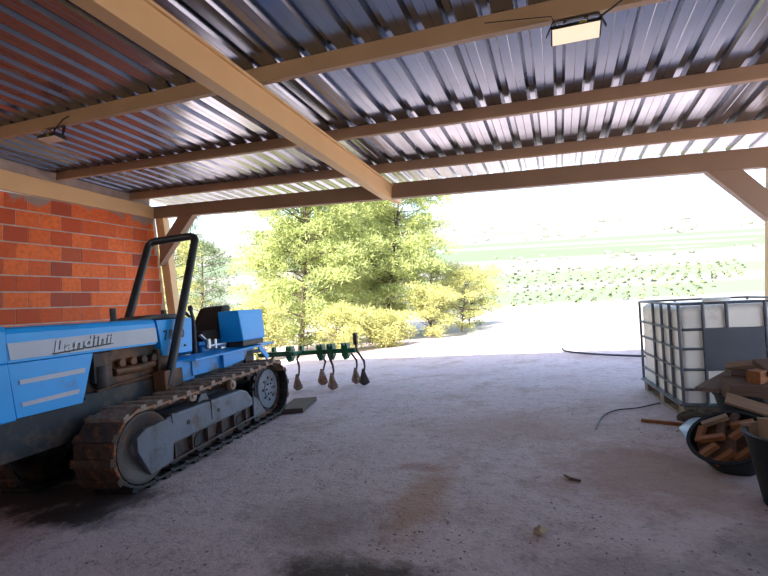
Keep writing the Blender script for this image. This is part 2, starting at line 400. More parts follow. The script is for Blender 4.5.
# ------------------------------------------------------------------ trees
def tuft_mesh(bm, c, out, s, rnd, n, thin):
    for _ in range(n):
        d = (out*rnd.uniform(.2, 1.)+V((rnd.gauss(0, .7), rnd.gauss(0, .7), rnd.gauss(.1, .6)))).normalized()
        t = d.orthogonal().normalized(); t = (Matrix.Rotation(rnd.uniform(0, 2*PI), 3, d) @ t)
        b = c+V((rnd.gauss(0, s*.45), rnd.gauss(0, s*.45), rnd.gauss(0, s*.3))); L = s*rnd.uniform(.6, 1.1); w = L*thin
        v = [bm.verts.new(b-t*w*.5), bm.verts.new(b+d*L*.5+t*w*.1+d.cross(t)*w*.3), bm.verts.new(b+d*L), bm.verts.new(b+t*w*.5)]
        bm.faces.new((v[0], v[3], v[2], v[1]))
def tree(name, px, D, h, w, label, cat, leaf='pine', seed=1, nb=70, tuft=.20, ntuft=16, z0=.12, thin=.26, group=None, cone=.5, trunk=.11, clump=.36, nclump=15):
    rnd = random.Random(seed); p = spot(px, D); z = H(p.x, p.y)
    root = empty(name, Matrix.Translation((p.x, p.y, z-.03)))
    tr = MB(); fo = MB()
    lean = V((rnd.uniform(-.05, .05), rnd.uniform(-.05, .05), 0))*h
    pth = [lean*(t*t)+V((math.sin(t*5+seed)*.06*w*.3, math.cos(t*4+seed)*.05*w*.3, t*h*.96)) for t in (0, .15, .3, .45, .6, .75, .9, 1)]
    tr.tube(pth, [trunk*(1-.88*t) for t in (0, .15, .3, .45, .6, .75, .9, 1)], 8)
    def axis(t):
        f = t*7; i = min(6, int(f)); 
        return pth[i].lerp(pth[i+1], f-i)
    for k in range(nb):
        t = z0+(1-z0)*((k+.5)/nb)**.9; a = k*2.4+rnd.uniform(-.4, .4)
        prof = (1-t)**.6*(.35+.65*min(1, (t-z0)/.22+.25)) if cone else 1
        L = w*.5*(cone*prof*1.35+(1-cone)*math.sqrt(max(.05, 1-(2*(t-z0)/(1-z0)-1)**2)))*rnd.uniform(.6, 1.12)
        b = axis(min(.97, t)); d = V((math.cos(a), math.sin(a), rnd.uniform(-.05, .65)))
        L = max(L, .25); q = b+d*L; mid = b.lerp(q, .5)+V((0, 0, -.04*L))
        tr.tube([b, mid, q], [.030*(1-t)+.012, .014, .005], 5)
        for j in range(max(2, int(L/.42))):
            f = .45+.62*(j+.5)/max(2, int(L/.42)); c = b.lerp(q, f)+V((rnd.gauss(0, .10*L), rnd.gauss(0, .10*L), rnd.gauss(.03, .06*L)))
            R_ = clump*rnd.uniform(.7, 1.25)
            for _ in range(nclump):
                o_ = V((rnd.gauss(0, 1), rnd.gauss(0, 1), rnd.gauss(.25, .8))); o_.normalize()
                tuft_mesh(fo.bm, c+V((o_.x, o_.y, o_.z*.62))*R_*rnd.uniform(.55, 1.), (o_+V((0, 0, .35))).normalized(), tuft, rnd, 7, thin)
    for j in range(10): tuft_mesh(fo.bm, axis(.9+.1*j/10)+V((0, 0, .05)), V((0, 0, 1)), tuft, rnd, ntuft, thin)
    tr.obj('trunk', 'bark', root, smooth=True)
    fo.obj('foliage', leaf, root)
    return tag(root, label, cat, group)
TG = 'trees beyond the yard'
tree('pine_tree', 303, 14.6, 6.8, 4.4, 'broad bushy pine behind the green cultivator, left of the two big pines', 'tree', 'pine', 11, 100, .19, 7, .02, group=TG, cone=.1, clump=.42, nclump=20)
tree('pine_tree', 390, 17.0, 7.1, 4.4, 'tall airy pine with bare trunk showing, right of the two big pines', 'tree', 'pine', 23, 90, .20, 7, .12, group=TG, cone=.15, clump=.42, nclump=19)
tree('pine_tree', 348, 21.5, 8.2, 5.6, 'dense pine filling the gap behind the two big pines', 'tree', 'pine', 31, 90, .25, 7, .03, group=TG, cone=.1, clump=.5, nclump=19)
tree('evergreen_tree', 203, 21, 5.0, 2.6, 'dull dark green small tree seen through the black roll bar', 'tree', 'olive', 41, 40, .2, 7, .12, cone=.35, group=TG, nclump=10)
tree('evergreen_tree', 172, 17, 4.5, 2.4, 'light green tree close behind the left steel post', 'tree', 'shrub', 47, 42, .17, 7, .05, cone=.3, group=TG)
tree('pine_tree', 186, 26, 8.0, 1.5, 'slender bluish pine whose tip shows above the left brace', 'tree', 'olive', 53, 26, .2, 7, .5, cone=.3, group=TG, nclump=8)
SG = 'shrubs along the yard edge'
tree('shrub', 470, 22, 2.6, 3.0, 'pale green shrub farthest right behind the pines', 'shrub', 'shrub', 87, 30, .18, 7, .0, cone=0., trunk=.04, group=SG, clump=.36, nclump=16)
tree('shrub', 432, 20.5, 3.0, 3.4, 'tall pale shrub behind the bare trunk of the airy pine', 'shrub', 'shrub', 91, 34, .18, 7, .0, cone=0., trunk=.04, group=SG, clump=.40, nclump=18)
tree('shrub', 374, 17.6, 2.4, 3.0, 'dense low shrub between the trunks of the two big pines', 'shrub', 'shrub', 93, 32, .17, 7, .0, cone=0., trunk=.04, group=SG, clump=.36, nclump=18)
tree('shrub', 284, 18.5, 2.6, 2.8, 'tall shrub left of the broad bushy pine', 'shrub', 'pine', 97, 32, .18, 7, .0, cone=0., trunk=.04, group=SG, clump=.38, nclump=18)
for (px, D, h, w, sd, lf, lab) in [(463, 18, 2.3, 2.7, 61, 'shrub', 'pale round shrub at the right end of the pines'),
                               (432, 15.6, 1.7, 2.0, 67, 'shrub', 'low yellow green shrub beneath the tall airy pine'),
                               (345, 13.0, 1.25, 1.7, 71, 'shrub', 'low sunny shrub right behind the cultivator tines'),
                               (258, 12.4, 1.5, 1.6, 73, 'shrub', 'low shrub rising behind the blue fuel tank'),
                               (228, 18.0, 1.6, 2.0, 79, 'olive', 'dark low shrub below the gap of sky beside the roll bar'),
                               (388, 13.6, .9, 1.5, 83, 'shrub', 'small pale shrub at the foot of the pines near the yard')]:
    tree('shrub', px, D, h, w, lab, 'shrub', lf, sd, 26, .14, 7, .03, cone=0., trunk=.04, group=SG, clump=.29, nclump=19)

# ------------------------------------------------------------------ building
XW = -6.99; XE = 3.6; YB = -3.4; YF = 6.05
ZS = lambda y: 3.03-.0433*(y-3.0)                  # underside of the roof sheets
def wall_end(z): return 6.0+(2.56-z)*.145
def build_wall_left():
    m = MB(); rnd = random.Random(9)
    z = 2.344-.229*13; row = 0
    while z < 2.54:
        zt = min(z+.215, 2.552); y = -3.4+(.15 if row % 2 else 0.)-.3
        while True:
            L = .30; y1 = y+L-.005; e = wall_end((z+zt)/2)
            if y > e-.05: break
            y1 = min(y1, e)
            dx = rnd.uniform(-.003, .003)
            m.box((XW-.12, max(y, YB), z+.004), (XW+dx, y1, zt)) if y1 > YB else None
            y += L
        z += .229; row += 1
    return m.obj('wall_left', 'brick', bevel=.004)
wl = st(build_wall_left(), 'orange hollow clay brick wall behind the blue tractor', 'wall')
mj = MB(); mj.hexa([(XW-.16, YB, -1.6), (XW-.005, YB, -1.6), (XW-.005, wall_end(-1.6)+.06, -1.6), (XW-.16, wall_end(-1.6)+.06, -1.6)],
                   [(XW-.16, YB, 2.56), (XW-.005, YB, 2.56), (XW-.005, wall_end(2.56)+.06, 2.56), (XW-.16, wall_end(2.56)+.06, 2.56)])
mj.obj('mortar', 'mortar', wl)
mu = MB(); mu.hexa([(XW-.16, YB, 3.03), (XW-.04, YB, 3.03), (XW-.04, 5.98, 2.77), (XW-.16, 5.98, 2.77)], [(XW-.16, YB, ZS(YB)+.03), (XW-.04, YB, ZS(YB)+.03), (XW-.04, 5.98, ZS(5.98)+.03), (XW-.16, 5.98, ZS(5.98)+.03)])
mu.obj('mortar_fill', 'mortar', wl)
zb = lambda y: 2.53+.043*(YF-y)*.45
def sloped_box(m, x0, x1, y0, y1, f0, f1):
    return m.hexa([(x0, y0, f0(y0)), (x1, y0, f0(y0)), (x1, y1, f0(y1)), (x0, y1, f0(y1))], [(x0, y0, f1(y0)), (x1, y0, f1(y0)), (x1, y1, f1(y1)), (x0, y1, f1(y1))])
o = sloped_box(MB(), XW-.06, XW+.05, YB, 5.99, lambda y: 2.553+.008*(6-y), lambda y: 2.765+.03*(6-y)).obj('wall_beam', 'steel', bevel=.006)
st(o, 'tan steel beam capping the orange brick wall', 'beam')
rm = MB(); XR0, XR1 = -2.39, -2.266
rb = lambda y: 2.53+.040*(YF-y)
sloped_box(rm, XR0, XR1, YB, YF-.055, rb, lambda y: rb(y)+.20)
sloped_box(rm, XR0-.012, XR1+.022, YB, YF-.055, lambda y: rb(y)+.2, lambda y: rb(y)+.222)
o = rm.obj('roof_beam', 'steel', bevel=.004)
st(o, 'large tan steel rafter crossing the ceiling from front to back', 'beam')
m = MB(); m.box((XR0+.02, YF+.056, 2.56), (XR1, YF+.38, 2.70))
m.obj('beam_end', 'steel', o, bevel=.004)
m = MB(); m.box((-6.99, YF-.055, 2.556), (XE, YF+.055, 2.772))
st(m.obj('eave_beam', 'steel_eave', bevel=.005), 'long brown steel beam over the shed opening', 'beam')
for y, z, lab in ((3.0, 2.9, 'brown steel purlin carrying both floodlights, nearest the viewer'), (4.32, 2.858, 'brown steel purlin in the middle of the roof'), (5.53, 2.800, 'brown steel purlin just inside the eave beam')):
    m = MB(); zt = ZS(y)-.001
    m.box((-6.97, y-.004, z+.008), (XE, y+.004, zt-.008)); m.box((-6.97, y-.018, z), (XE, y+.036, z+.009)); m.box((-6.97, y-.018, zt-.009), (XE, y+.036, zt))
    m.box((-6.97, y-.016, z+.004), (XE, y-.008, zt-.004))
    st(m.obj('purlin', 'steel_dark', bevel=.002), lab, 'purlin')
def build_roof():
    m = MB(); bm = m.bm; prof = []
    pitch = .23; x = XW-.10; k = 0
    while x < XE+.1:
        prof += [(x, 0), (x+.066, 0), (x+.070, .003), (x+.074, 0), (x+.14, 0), (x+.163, .042), (x+.207, .042)]
        if k % 4 == 3: prof += [(x+.2135, .030), (x+.214, .020), (x+.2275, .003)]
        x += pitch; k += 1
    prof.append((x, 0))
    ys = [-5.5, -2, 0, 3, 6.5]; rows = [[bm.verts.new((a, y, ZS(y)+b)) for a, b in prof] for y in ys]  # rear stretch out of view, extended to keep the sun off the floor
    for A, B in zip(rows, rows[1:]):
        for i in range(len(prof)-1): bm.faces.new((A[i], A[i+1], B[i+1], B[i]))
    o = m.obj('ceiling', 'roof'); s = o.modifiers.new('thickness', 'SOLIDIFY'); s.thickness = .0015; s.offset = 1.
    return o
st(build_roof(), 'ribbed galvanised metal roof sheets seen from below', 'roof')
def wallbox(name, a, b, lab): st(MB().box(a, b).obj(name, 'mortar'), lab, 'wall')
wallbox('unseen_wall_back', (XW-.16, YB-.2, -1.6), (XE+.3, YB, 2.3), 'unseen low back wall added to hold back daylight behind the shed')  # out of view, height chosen to limit light from behind
wallbox('unseen_wall_right', (XE+.05, YB, -1), (XE+.3, .9, 3.2), 'unseen right rear wall added to darken the foreground of the shed')  # out of view, added to cut light from the right rear
def post(name, bx, tx, y0, y1, zbm, w, lab):
    m = MB(); f = [(-w/2, -.07), (w/2, -.07), (w/2, .07), (-w/2, .07)]
    m.hexa([(bx+a, y0+b, zbm) for a, b in f], [(tx+a, y1+b, 2.556) for a, b in f])
    return st(m.obj(name, 'steel', bevel=.006), lab, 'post')
post('pillar', -6.83, -6.83, 6.05+.60, 6.05+.02, -1.0, .19, 'tan steel post at the outer end of the brick wall')
post('pillar', 2.19, 2.20, 6.05, 6.05, 0., .17, 'tan steel post rising behind the white tank')
m = MB(); m.prism([(-6.80, 2.04), (-6.80, 1.68), (-6.02, 2.556), (-6.36, 2.556)], YF-.06, YF+.06)
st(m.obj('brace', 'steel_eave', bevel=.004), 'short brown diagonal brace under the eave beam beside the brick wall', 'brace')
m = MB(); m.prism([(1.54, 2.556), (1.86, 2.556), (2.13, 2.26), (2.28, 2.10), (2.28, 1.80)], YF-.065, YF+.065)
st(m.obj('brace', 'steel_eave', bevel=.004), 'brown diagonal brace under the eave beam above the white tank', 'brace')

# floodlights hung from the first purlin
def floodlight(px, cz, ry, lens, tilt, lab):
    root = empty('floodlight', frame((px, 2.96, cz), (1, 0, 0), (0, 1, 0), (0, 0, 1)))
    R = Matrix.Rotation(tilt, 4, 'X') @ Matrix.Diagonal((.86, .80, .9, 1))
    m = MB(); m.box((-.165, -.075, .0), (.165, .075, .028))
    for k in range(9): m.box((-.15+k*.0375-.003, -.065, .028), (-.15+k*.0375+.003, .065, .052))
    b = m.obj('housing', 'black', root, bevel=.003, mtx=R)
    m = MB(); m.box((-.155, -.068, -.004), (.155, .068, .002)); m.obj('lens', lens, b)
    m = MB(); m.box((.02, -.079, .006), (.07, -.074, .022)); m.obj('sticker', 'yellow', b)
    zt = 2.9-cz
    m = MB()
    for s in (-1, 1): m.bar((s*.168, 0, .015), (s*.13, .05, zt), .006, .022, (0, 1, 0))
    m.bar((-.13, .05, zt-.006), (.13, .05, zt-.006), .022, .006); m.obj('bracket', 'black', root)
    for s in (-1, 1):
        m = MB(); m.lathe([(0, 0), (.012, 0), (.012, .015), (0, .015)], 8, Matrix.Translation((s*.06, .05, zt-.027))); m.obj('bolt', 'chrome', root)
    m = MB(); m.tube([(.02, .02, .05), (.05, .0, .09), (.12, -.02, .11), (.18, .0, zt+.04), (.24, .03, zt+.08)] if px < -1 else [(.08, .02, .05), (.2, -.02, .1), (.32, -.03, .17), (.42, .0, zt+.05), (.52, .03, zt+.07)], .006, 6); m.obj('cable', 'cable', root, smooth=True)
    m = MB(); m.tube([(-.1, .02, .05), (-.14, -.03, .12), (-.28, -.02, zt+.02), (-.55, -.023, zt+.05)] if px > -1 else [(-.1, .02, .05), (-.12, -.02, .1), (-.13, .04, zt)], .003, 6); m.obj('wire', 'cable', root, smooth=True)
    return tag(root, lab, 'floodlight', 'floodlights under the purlin')
floodlight(.09, 2.775, 0, 'glass_glow', math.radians(-24), 'floodlight with bright cream face under the purlin over the yard')
floodlight(-4.86, 2.76, 0, 'glass', math.radians(-8), 'dark floodlight hanging above the brick wall and tractor')

# ------------------------------------------------------------------ tractor  (x rearwards, y away from the viewer, z up; origin under the front of the near track)
TX = V((-.13579, .99064, -.013579)); TX = (TX-GU*TX.dot(GU)).normalized()
TRM = frame((-2.8443, 2.3865, -.2844), TX, GU.cross(TX), GU)
tractor = empty('crawler_tractor', TRM)
tag(tractor, 'blue crawler tractor with black roll bar parked along the brick wall', 'tractor')
CL = .65
def part(m, name, mt, parent=None, bevel=.006, smooth=False, lab=None):
    o = m.obj(name, mt, parent or tractor, bevel=bevel, smooth=smooth)
    if lab: o['label'] = lab
    return o
# --- tracks
IC, IR = (.03, .315), .315; SC, SR = (2.08, .355), .345
def track_path(n):
    # closed loop of n evenly spaced stations: (x, z, angle of outward normal)
    dx, dz = SC[0]-IC[0], SC[1]-IC[1]; L = math.hypot(dx, dz); al = math.atan2(dz, dx); be = math.asin((SR-IR)/L)
    a_top = al+PI/2+be; a_bot = al-PI/2-be
    pts = []
    K = 400
    for i in range(K+1):                        # sprocket, from bottom over the back to top
        a = a_bot+(a_top-a_bot)*i/K; pts.append((SC[0]+SR*math.cos(a), SC[1]+SR*math.sin(a), a))
    for i in range(1, K):                       # top run, slightly sagging between rollers
        t = i/K; r0 = (SC[0]+SR*math.cos(a_top), SC[1]+SR*math.sin(a_top)); r1 = (IC[0]+IR*math.cos(a_top), IC[1]+IR*math.sin(a_top))
        sag = -.018*abs(math.sin(2*PI*t)); pts.append((r0[0]+(r1[0]-r0[0])*t, r0[1]+(r1[1]-r0[1])*t+sag, a_top))
    for i in range(K+1):
        a = a_top+(2*PI-(a_top-a_bot))*i/K; pts.append((IC[0]+IR*math.cos(a), IC[1]+IR*math.sin(a), a))
    for i in range(1, K):
        t = i/K; r0 = (IC[0]+IR*math.cos(a_bot), IC[1]+IR*math.sin(a_bot)); r1 = (SC[0]+SR*math.cos(a_bot), SC[1]+SR*math.sin(a_bot))
        pts.append((r0[0]+(r1[0]-r0[0])*t, r0[1]+(r1[1]-r0[1])*t, a_bot))
    cum = [0]
    for a, b in zip(pts, pts[1:]+pts[:1]): cum.append(cum[-1]+math.hypot(b[0]-a[0], b[1]-a[1]))
    out = []; j = 0
    for k in range(n):
        s = cum[-1]*k/n
        while cum[j+1] < s: j += 1
        out.append(pts[j])
    return out, cum[-1]/n
SH, PIT = track_path(36)
def make_track(y0):
    tr = empty('track', Matrix()); tr.parent = tractor; tr.matrix_local = Matrix.Translation((0, y0, 0)); tr.matrix_parent_inverse = Matrix()
    m = MB()                                    # link chain inside the shoes
    for (x, z, a) in SH:
        nx, nz = math.cos(a), math.sin(a); t = V((-nz, 0, nx))
        for yy in (.125, .225):
            c = V((x-nx*.065, yy, z-nz*.065)); m.bar(c-t*PIT*.56, c+t*PIT*.56, .03, .05, (nx, 0, nz))
    part(m, 'track_chain', 'rust', tr, 0)
    proto = {}
    for k, (x, z, a) in enumerate(SH):
        nx, nz = math.cos(a), math.sin(a)
        key = 'rusttop' if nz > .6 else 'shoe_black' if (nx > .25 or nz < -.75) else 'rust'
        if key not in proto:
            q = MB(); h = PIT*.47
            q.box((-h, .0, -.046), (h, .35, -.026)); q.box((h-.062, .0, -.030), (h-.006, .35, .0)); q.box((-h-.012, .004, -.058), (-h+.03, .346, -.040))
            for yy in (.09, .15, .20, .26): q.box((-.022, yy-.01, -.03), (.002, yy+.01, -.018))
            o = q.obj('track_shoe', key, tr, bevel=.003); proto[key] = o
        else:
            o = proto[key].copy(); COL.objects.link(o); o.parent = tr
        o.matrix_local = frame((x, 0, z), (-nz, 0, nx), (0, 1, 0), (nx, 0, nz))
    RX = Matrix.Rotation(-PI/2, 4, 'X')
    # idler
    m = MB(); T = Matrix.Translation((IC[0], .0, IC[1])) @ RX
    m.lathe([(0, .03), (.08, .03), (.10, .045), (.17, .03), (.23, .004), (.258, .004), (.270, .025), (.272, .06), (.25, .07), (.25, .27), (.225, .29), (.10, .23), (0, .23)], 48, T)
    part(m, 'idler_wheel', 'idler', tr, 0, True)
    # sprocket with teeth and bolts
    m = MB(); T = Matrix.Translation((SC[0], .10, SC[1])) @ RX
    m.lathe([(0, -.01), (.10, -.01), (.105, .0), (.225, .005), (.235, .03), (.235, .06), (0, .07)], 40, T)
    sp = part(m, 'drive_sprocket', 'grey', tr, 0, True)
    m = MB(); T2 = Matrix.Translation((SC[0], .13, SC[1])) @ RX
    m.lathe([(.19, 0), (.265, 0), (.265, .06), (.19, .06), (.19, 0)], 40, T2)
    for k in range(20):
        a = 2*PI*k/20; c = V((SC[0]+.28*math.cos(a), .16, SC[1]+.28*math.sin(a))); d = V((math.cos(a), 0, math.sin(a)))
        m.bar(c-d*.03, c+d*.02, .05, .045, (0, 1, 0))
    part(m, 'sprocket_ring', 'iron', sp, 0)
    for n_, rr, r_, yy in ((8, .13, .016, .095), (6, .065, .012, .085)):
        for k in range(n_):
            a = 2*PI*k/n_; m = MB(); m.lathe([(0, -.006), (r_, -.006), (r_, .01), (0, .01)], 8, Matrix.Translation((SC[0]+rr*math.cos(a), yy, SC[1]+rr*math.sin(a))) @ RX); part(m, 'wheel_bolt', 'black', sp, 0)
    # rollers
    for xx, zz in ((.65, .60), (1.27, .585)):
        m = MB(); m.lathe([(0, -.075), (.022, -.075), (.022, -.06), (.05, -.06), (.055, -.02), (.04, .0), (.04, .16), (.055, .18), (.055, .22), (0, .22)], 20, Matrix.Translation((xx, .10, zz-.035)) @ RX)
        part(m, 'return_roller', 'rusttop', tr, 0, True)
    for k in range(5):
        m = MB(); m.lathe([(0, 0), (.085, 0), (.09, .03), (.07, .05), (.07, .15), (.09, .17), (.085, .2), (0, .2)], 20, Matrix.Translation((.42+.33*k, .075, .135)) @ RX)
        part(m, 'track_roller', 'iron', tr, 0, True)
    # long grey side frame: box beam above, ribbed guard below, snub nose over the idler hub
    m = MB()
    m.prism([(.0, .30), (.06, .385), (.28, .45), (.36, .475), (1.40, .475), (1.50, .44), (1.60, .34), (1.60, .26), (.02, .22)], .03, .28)
    sf = part(m, 'side_frame', 'grey', tr, .02)
    m = MB(); m.prism([(-.05, .40), (.03, .445), (.24, .46), (.34, .40), (.30, .12), (.06, .095), (-.05, .30)], -.004, .05); part(m, 'frame_nose', 'grey', tr, .006)
    m = MB(); m.prism([(.02, .21), (1.66, .27), (1.68, .13), (.04, .085)], .085, .11)
    m.hexa([(.02, .03, .085), (1.68, .03, .13), (1.68, .11, .13), (.02, .11, .085)], [(.02, .03, .10), (1.68, .03, .145), (1.68, .11, .145), (.02, .11, .10)])
    for k in range(8):
        xx = .16+.215*k; m.prism([(xx, .10+.02*k/8), (xx+.014, .10), (xx+.014, .26), (xx, .26)], .035, .10)
    part(m, 'roller_guard', 'grey_muddy', sf, .003)
    m = MB(); m.prism([(1.62, .36), (1.72, .30), (1.86, .12), (1.60, .12)], .03, .05); part(m, 'guard_gusset', 'grey', sf, .004)
    for xx in (.35, .87):
        part(MB().box((xx, .022, .30), (xx+.025, .29, .482)), 'frame_strap', 'grey', sf, .004)
    m = MB(); m.prism([(.80, .46), (.98, .46), (.94, .54), (.86, .54)], .12, .22); part(m, 'roller_bracket', 'grey', tr, .006)
    for xx, zz in ((.24, .36), (.55, .36), (.98, .36)):
        m = MB(); m.lathe([(0, -.006), (.02, -.006), (.02, .01), (0, .01)], 10, Matrix.Translation((xx, .03, zz)) @ RX); part(m, 'frame_bolt', 'iron', sf, 0)
    return tr
tk = make_track(0.)
tk2 = copy_tree(tk, tractor); tk2.matrix_local = Matrix.Translation((0, 1.3, 0)) @ Matrix.Scale(-1, 4, (0, 1, 0))
# --- chassis and engine
m = MB(); m.box((-1.05, .46, .42), (-.02, .84, .70)); m.box((-.02, .48, .36), (2.3, .82, .74)); m.box((-1.12, .44, .36), (-.9, .86, .69)); part(m, 'chassis', 'greydark')
part(MB().box((.25, .33, .22), (.4, .97, .34)), 'cross_axle', 'greydark'); part(MB().box((1.9, .33, .26), (2.15, .97, .46)), 'cross_axle', 'greydark')
m = MB(); m.box((.0, .50, .70), (1.05, .80, 1.06)); m.box((.05, .45, .80), (.22, .5, 1.04)); m.box((.72, .44, .74), (.98, .5, 1.0))
for k in range(4): m.lathe([(0, 0), (.035, 0), (.035, .06), (0, .06)], 12, Matrix.Translation((.32+.12*k, .50, .93)) @ Matrix.Rotation(PI/2, 4, 'X'))
m.tube([(.25, .47, .86), (.5, .46, .86), (.68, .46, .88)], .035, 10)
m.tube([(.06, .45, .74), (.3, .46, .76), (.72, .46, .78)], .012, 6)
part(m, 'engine', 'engine')
m = MB(); m.lathe([(0, 0), (.045, 0), (.05, .02), (.05, .15), (.045, .17), (0, .17)], 16, Matrix.Translation((.12, .455, .76))); part(m, 'oil_filter', 'iron', None, 0, True)
# --- hood
def hoodprof(w0=.42, w1=.88, z0=1.05, z1=1.285):
    return [(w0, z0), (w0, z1-.045), (w0+.014, z1-.015), (w0+.045, z1), (w1-.045, z1), (w1-.014, z1-.015), (w1, z1-.045), (w1, z0)]
m = MB(); m.prism(hoodprof(), -.60, .69, 'x'); hood = part(m, 'hood', 'blue', None, .003)
m = MB(); m.prism([(-.60, 1.047), (.025, 1.047), (-.09, .685), (-.562, .69)], .42, .88); part(m, 'side_panel', 'blue', None, .004)
m = MB(); m.prism(hoodprof(.41, .89, 1.05, 1.30), -1.12, -.605, 'x'); m.prism([(-.605, 1.05), (-.57, .68), (-1.06, .68), (-1.12, 1.05)], .41, .89); gr = part(m, 'nose_cowl', 'blue', None, .008)
m = MB()
for k in range(9): m.box((-1.135, .45, .72+k*.06), (-1.11, .85, .75+k*.06))
part(m, 'grille', 'black', gr, 0)
m = MB()
m.hexa([(-.585, .414, 1.07), (.70, .414, 1.068), (.70, .42, 1.068), (-.585, .42, 1.07)], [(-.598, .414, 1.178), (.688, .414, 1.203), (.688, .42, 1.203), (-.598, .42, 1.178)])
band = part(m, 'hood_stripe', 'white', hood, 0)
for (z0, z1, a, b, a2, b2) in ((.908, .94, -.535, -.066, -.54, -.054), (.763, .792, -.527, -.126, -.53, -.112)):
    m = MB(); m.hexa([(a, .414, z0-.004), (b, .414, z0), (b, .421, z0), (a, .421, z0-.004)], [(a2, .414, z1-.006), (b2, .414, z1+.004), (b2, .421, z1+.004), (a2, .421, z1-.006)])
    part(m, 'panel_stripe', 'white', None, 0)
FACE = lambda x, z, y, sl=0.: frame((x, y, z), (math.cos(sl), 0, math.sin(sl)), (-math.sin(sl), 0, math.cos(sl)), (0, -1, 0))
text('lettering_shadow', 'Landini', .112, .0012, 'black', hood, FACE(-.295, 1.079, .4125, .055), .2, .0085, 1.06, 1.40)
text('lettering', 'Landini', .112, .0015, 'white', hood, FACE(-.300, 1.086, .4095, .055), .2, .003, 1.06, 1.40)
m = MB(); m.hexa([(-.31, .4122, 1.075), (.21, .4122, 1.10), (.21, .415, 1.10), (-.31, .415, 1.075)], [(-.31, .4122, 1.082), (.21, .4122, 1.107), (.21, .415, 1.107), (-.31, .415, 1.082)]); part(m, 'lettering_bar', 'black', hood, 0)
m = MB(); m.lathe([(.02, 0), (.026, 0), (.026, .13), (.02, .13), (.02, 0)], 14, Matrix.Translation((.46, .65, 1.275))); part(m, 'exhaust_stub', 'iron', None, 0, True)
# --- dash
m = MB(); m.prism([(.705, 1.27), (1.20, 1.275), (1.20, 1.20), (1.175, .93), (.765, .93)], .42, .88); dash = part(m, 'dash_panel', 'blue', None, .006)
text('number', '7830', .13, .0015, 'black', dash, FACE(.785, 1.077, .4185, .03), .0, .003, 1.5, .80)
for xx, zz in ((.865, .985), (1.07, 1.0)):
    m = MB(); m.lathe([(0, 0), (.012, 0), (.012, .008), (0, .008)], 10, Matrix.Translation((xx, .42, zz)) @ Matrix.Rotation(PI/2, 4, 'X')); part(m, 'dash_bolt', 'iron', dash, 0)
m = MB(); m.prism([(.50, 1.286), (.72, 1.325), (1.02, 1.325), (1.20, 1.278), (.6, 1.278)], .46, .84); part(m, 'dash_hood', 'iron', None, .01)
part(MB().box((1.05, .62, 1.29), (1.09, .66, 1.375)), 'gauge', 'black', dash, .004)
for (x0, x1, yy) in ((1.25, 1.22, .44), (1.33, 1.20, .52)):
    m = MB(); m.tube([(x0, yy, .90), (x0+.01, yy, 1.15), (x0, yy, 1.27), (x1, yy, 1.36)], .017, 8); m.lathe([(0, -.03), (.026, -.025), (.028, .01), (.018, .03), (0, .035)], 10, Matrix.Translation((x1, yy, 1.37))); part(m, 'lever', 'black', None, 0, True)
m = MB(); m.box((1.28, .60, .90), (1.42, .8, 1.26)); part(m, 'console', 'bluedark', None, .02)
m = MB(); m.tube([(1.42, .5, 1.08), (1.5, .48, 1.0)], .02, 8); m.lathe([(0, 0), (.03, 0), (.03, .1), (0, .1)], 12, Matrix.Translation((1.44, .42, .93))); m.lathe([(0, 0), (.022, 0), (.022, .1), (0, .1)], 12, Matrix.Translation((1.56, .42, .92))); m.tube([(1.4, .42, .95), (1.75, .42, .95)], .02, 8); part(m, 'hydraulic_valve', 'chrome', None, 0, True)
# --- platform, fuel tank, seat
m = MB(); m.hexa([(1.02, .27, .838), (2.62, .27, .862), (2.62, .50, .885), (.82, .50, .87)], [(1.02, .27, .856), (2.62, .27, .880), (2.62, .50, .903), (.82, .50, .888)])
pf = part(m, 'fender', 'blue', None, .003)
m = MB(); m.prism([(1.06, .845), (2.12, .86), (2.0, .73), (1.72, .70), (1.70, .72), (1.3, .69), (1.06, .69)], .345, .36); m.prism([(.80, .86), (1.10, .86), (1.10, .66), (.84, .66)], .36, .37); m.box((1.52, .30, .70), (1.68, .36, .845)); part(m, 'fender_skirt', 'bluedark', pf, .003)
m = MB(); m.bar((2.30, .31, .86), (2.50, .31, .69), .02, .07); part(m, 'fender_strut', 'blue', pf, .003)
m = MB(); m.hexa([(.82, .80, .87), (2.62, .80, .885), (2.62, 1.03, .862), (1.02, 1.03, .838)], [(.82, .80, .888), (2.62, .80, .903), (2.62, 1.03, .880), (1.02, 1.03, .856)]); m.prism([(1.06, .845), (2.12, .86), (2.0, .70), (1.06, .69)], .94, .955); part(m, 'fender', 'blue', None, .003)
m = MB(); m.box((1.15, .5, .80), (2.5, .80, .83)); part(m, 'footplate', 'bluedark', None, .004)
m = MB(); m.hexa([(1.90, .27, .955), (2.42, .275, .955), (2.42, .56, .955), (1.90, .58, .955)], [(1.85, .285, 1.325), (2.40, .285, 1.325), (2.40, .55, 1.325), (1.85, .56, 1.325)])
ft = part(m, 'fuel_tank', 'blue', None, .012)
m = MB(); m.box((1.93, .30, .895), (2.40, .54, .955)); part(m, 'tank_mount', 'iron', ft, .004)
m = MB(); m.box((1.62, .60, 1.0), (2.10, 1.0, 1.12)); seat = part(m, 'seat_cushion', 'seat', None, .04)
m = MB(); m.hexa([(1.82, .60, 1.06), (2.14, .60, 1.06), (2.14, 1.0, 1.06), (1.82, 1.0, 1.06)], [(2.08, .63, 1.405), (2.26, .63, 1.42), (2.26, .97, 1.42), (2.08, .97, 1.405)]); part(m, 'seat_back', 'seat', None, .04)
m = MB(); m.box((1.52, .595, .955), (2.12, 1.0, 1.0)); part(m, 'seat_rail', 'bluedark', None, .006)
m = MB(); m.box((1.6, .62, .83), (1.98, .79, .955)); part(m, 'seat_base', 'bluedark', None, .02)
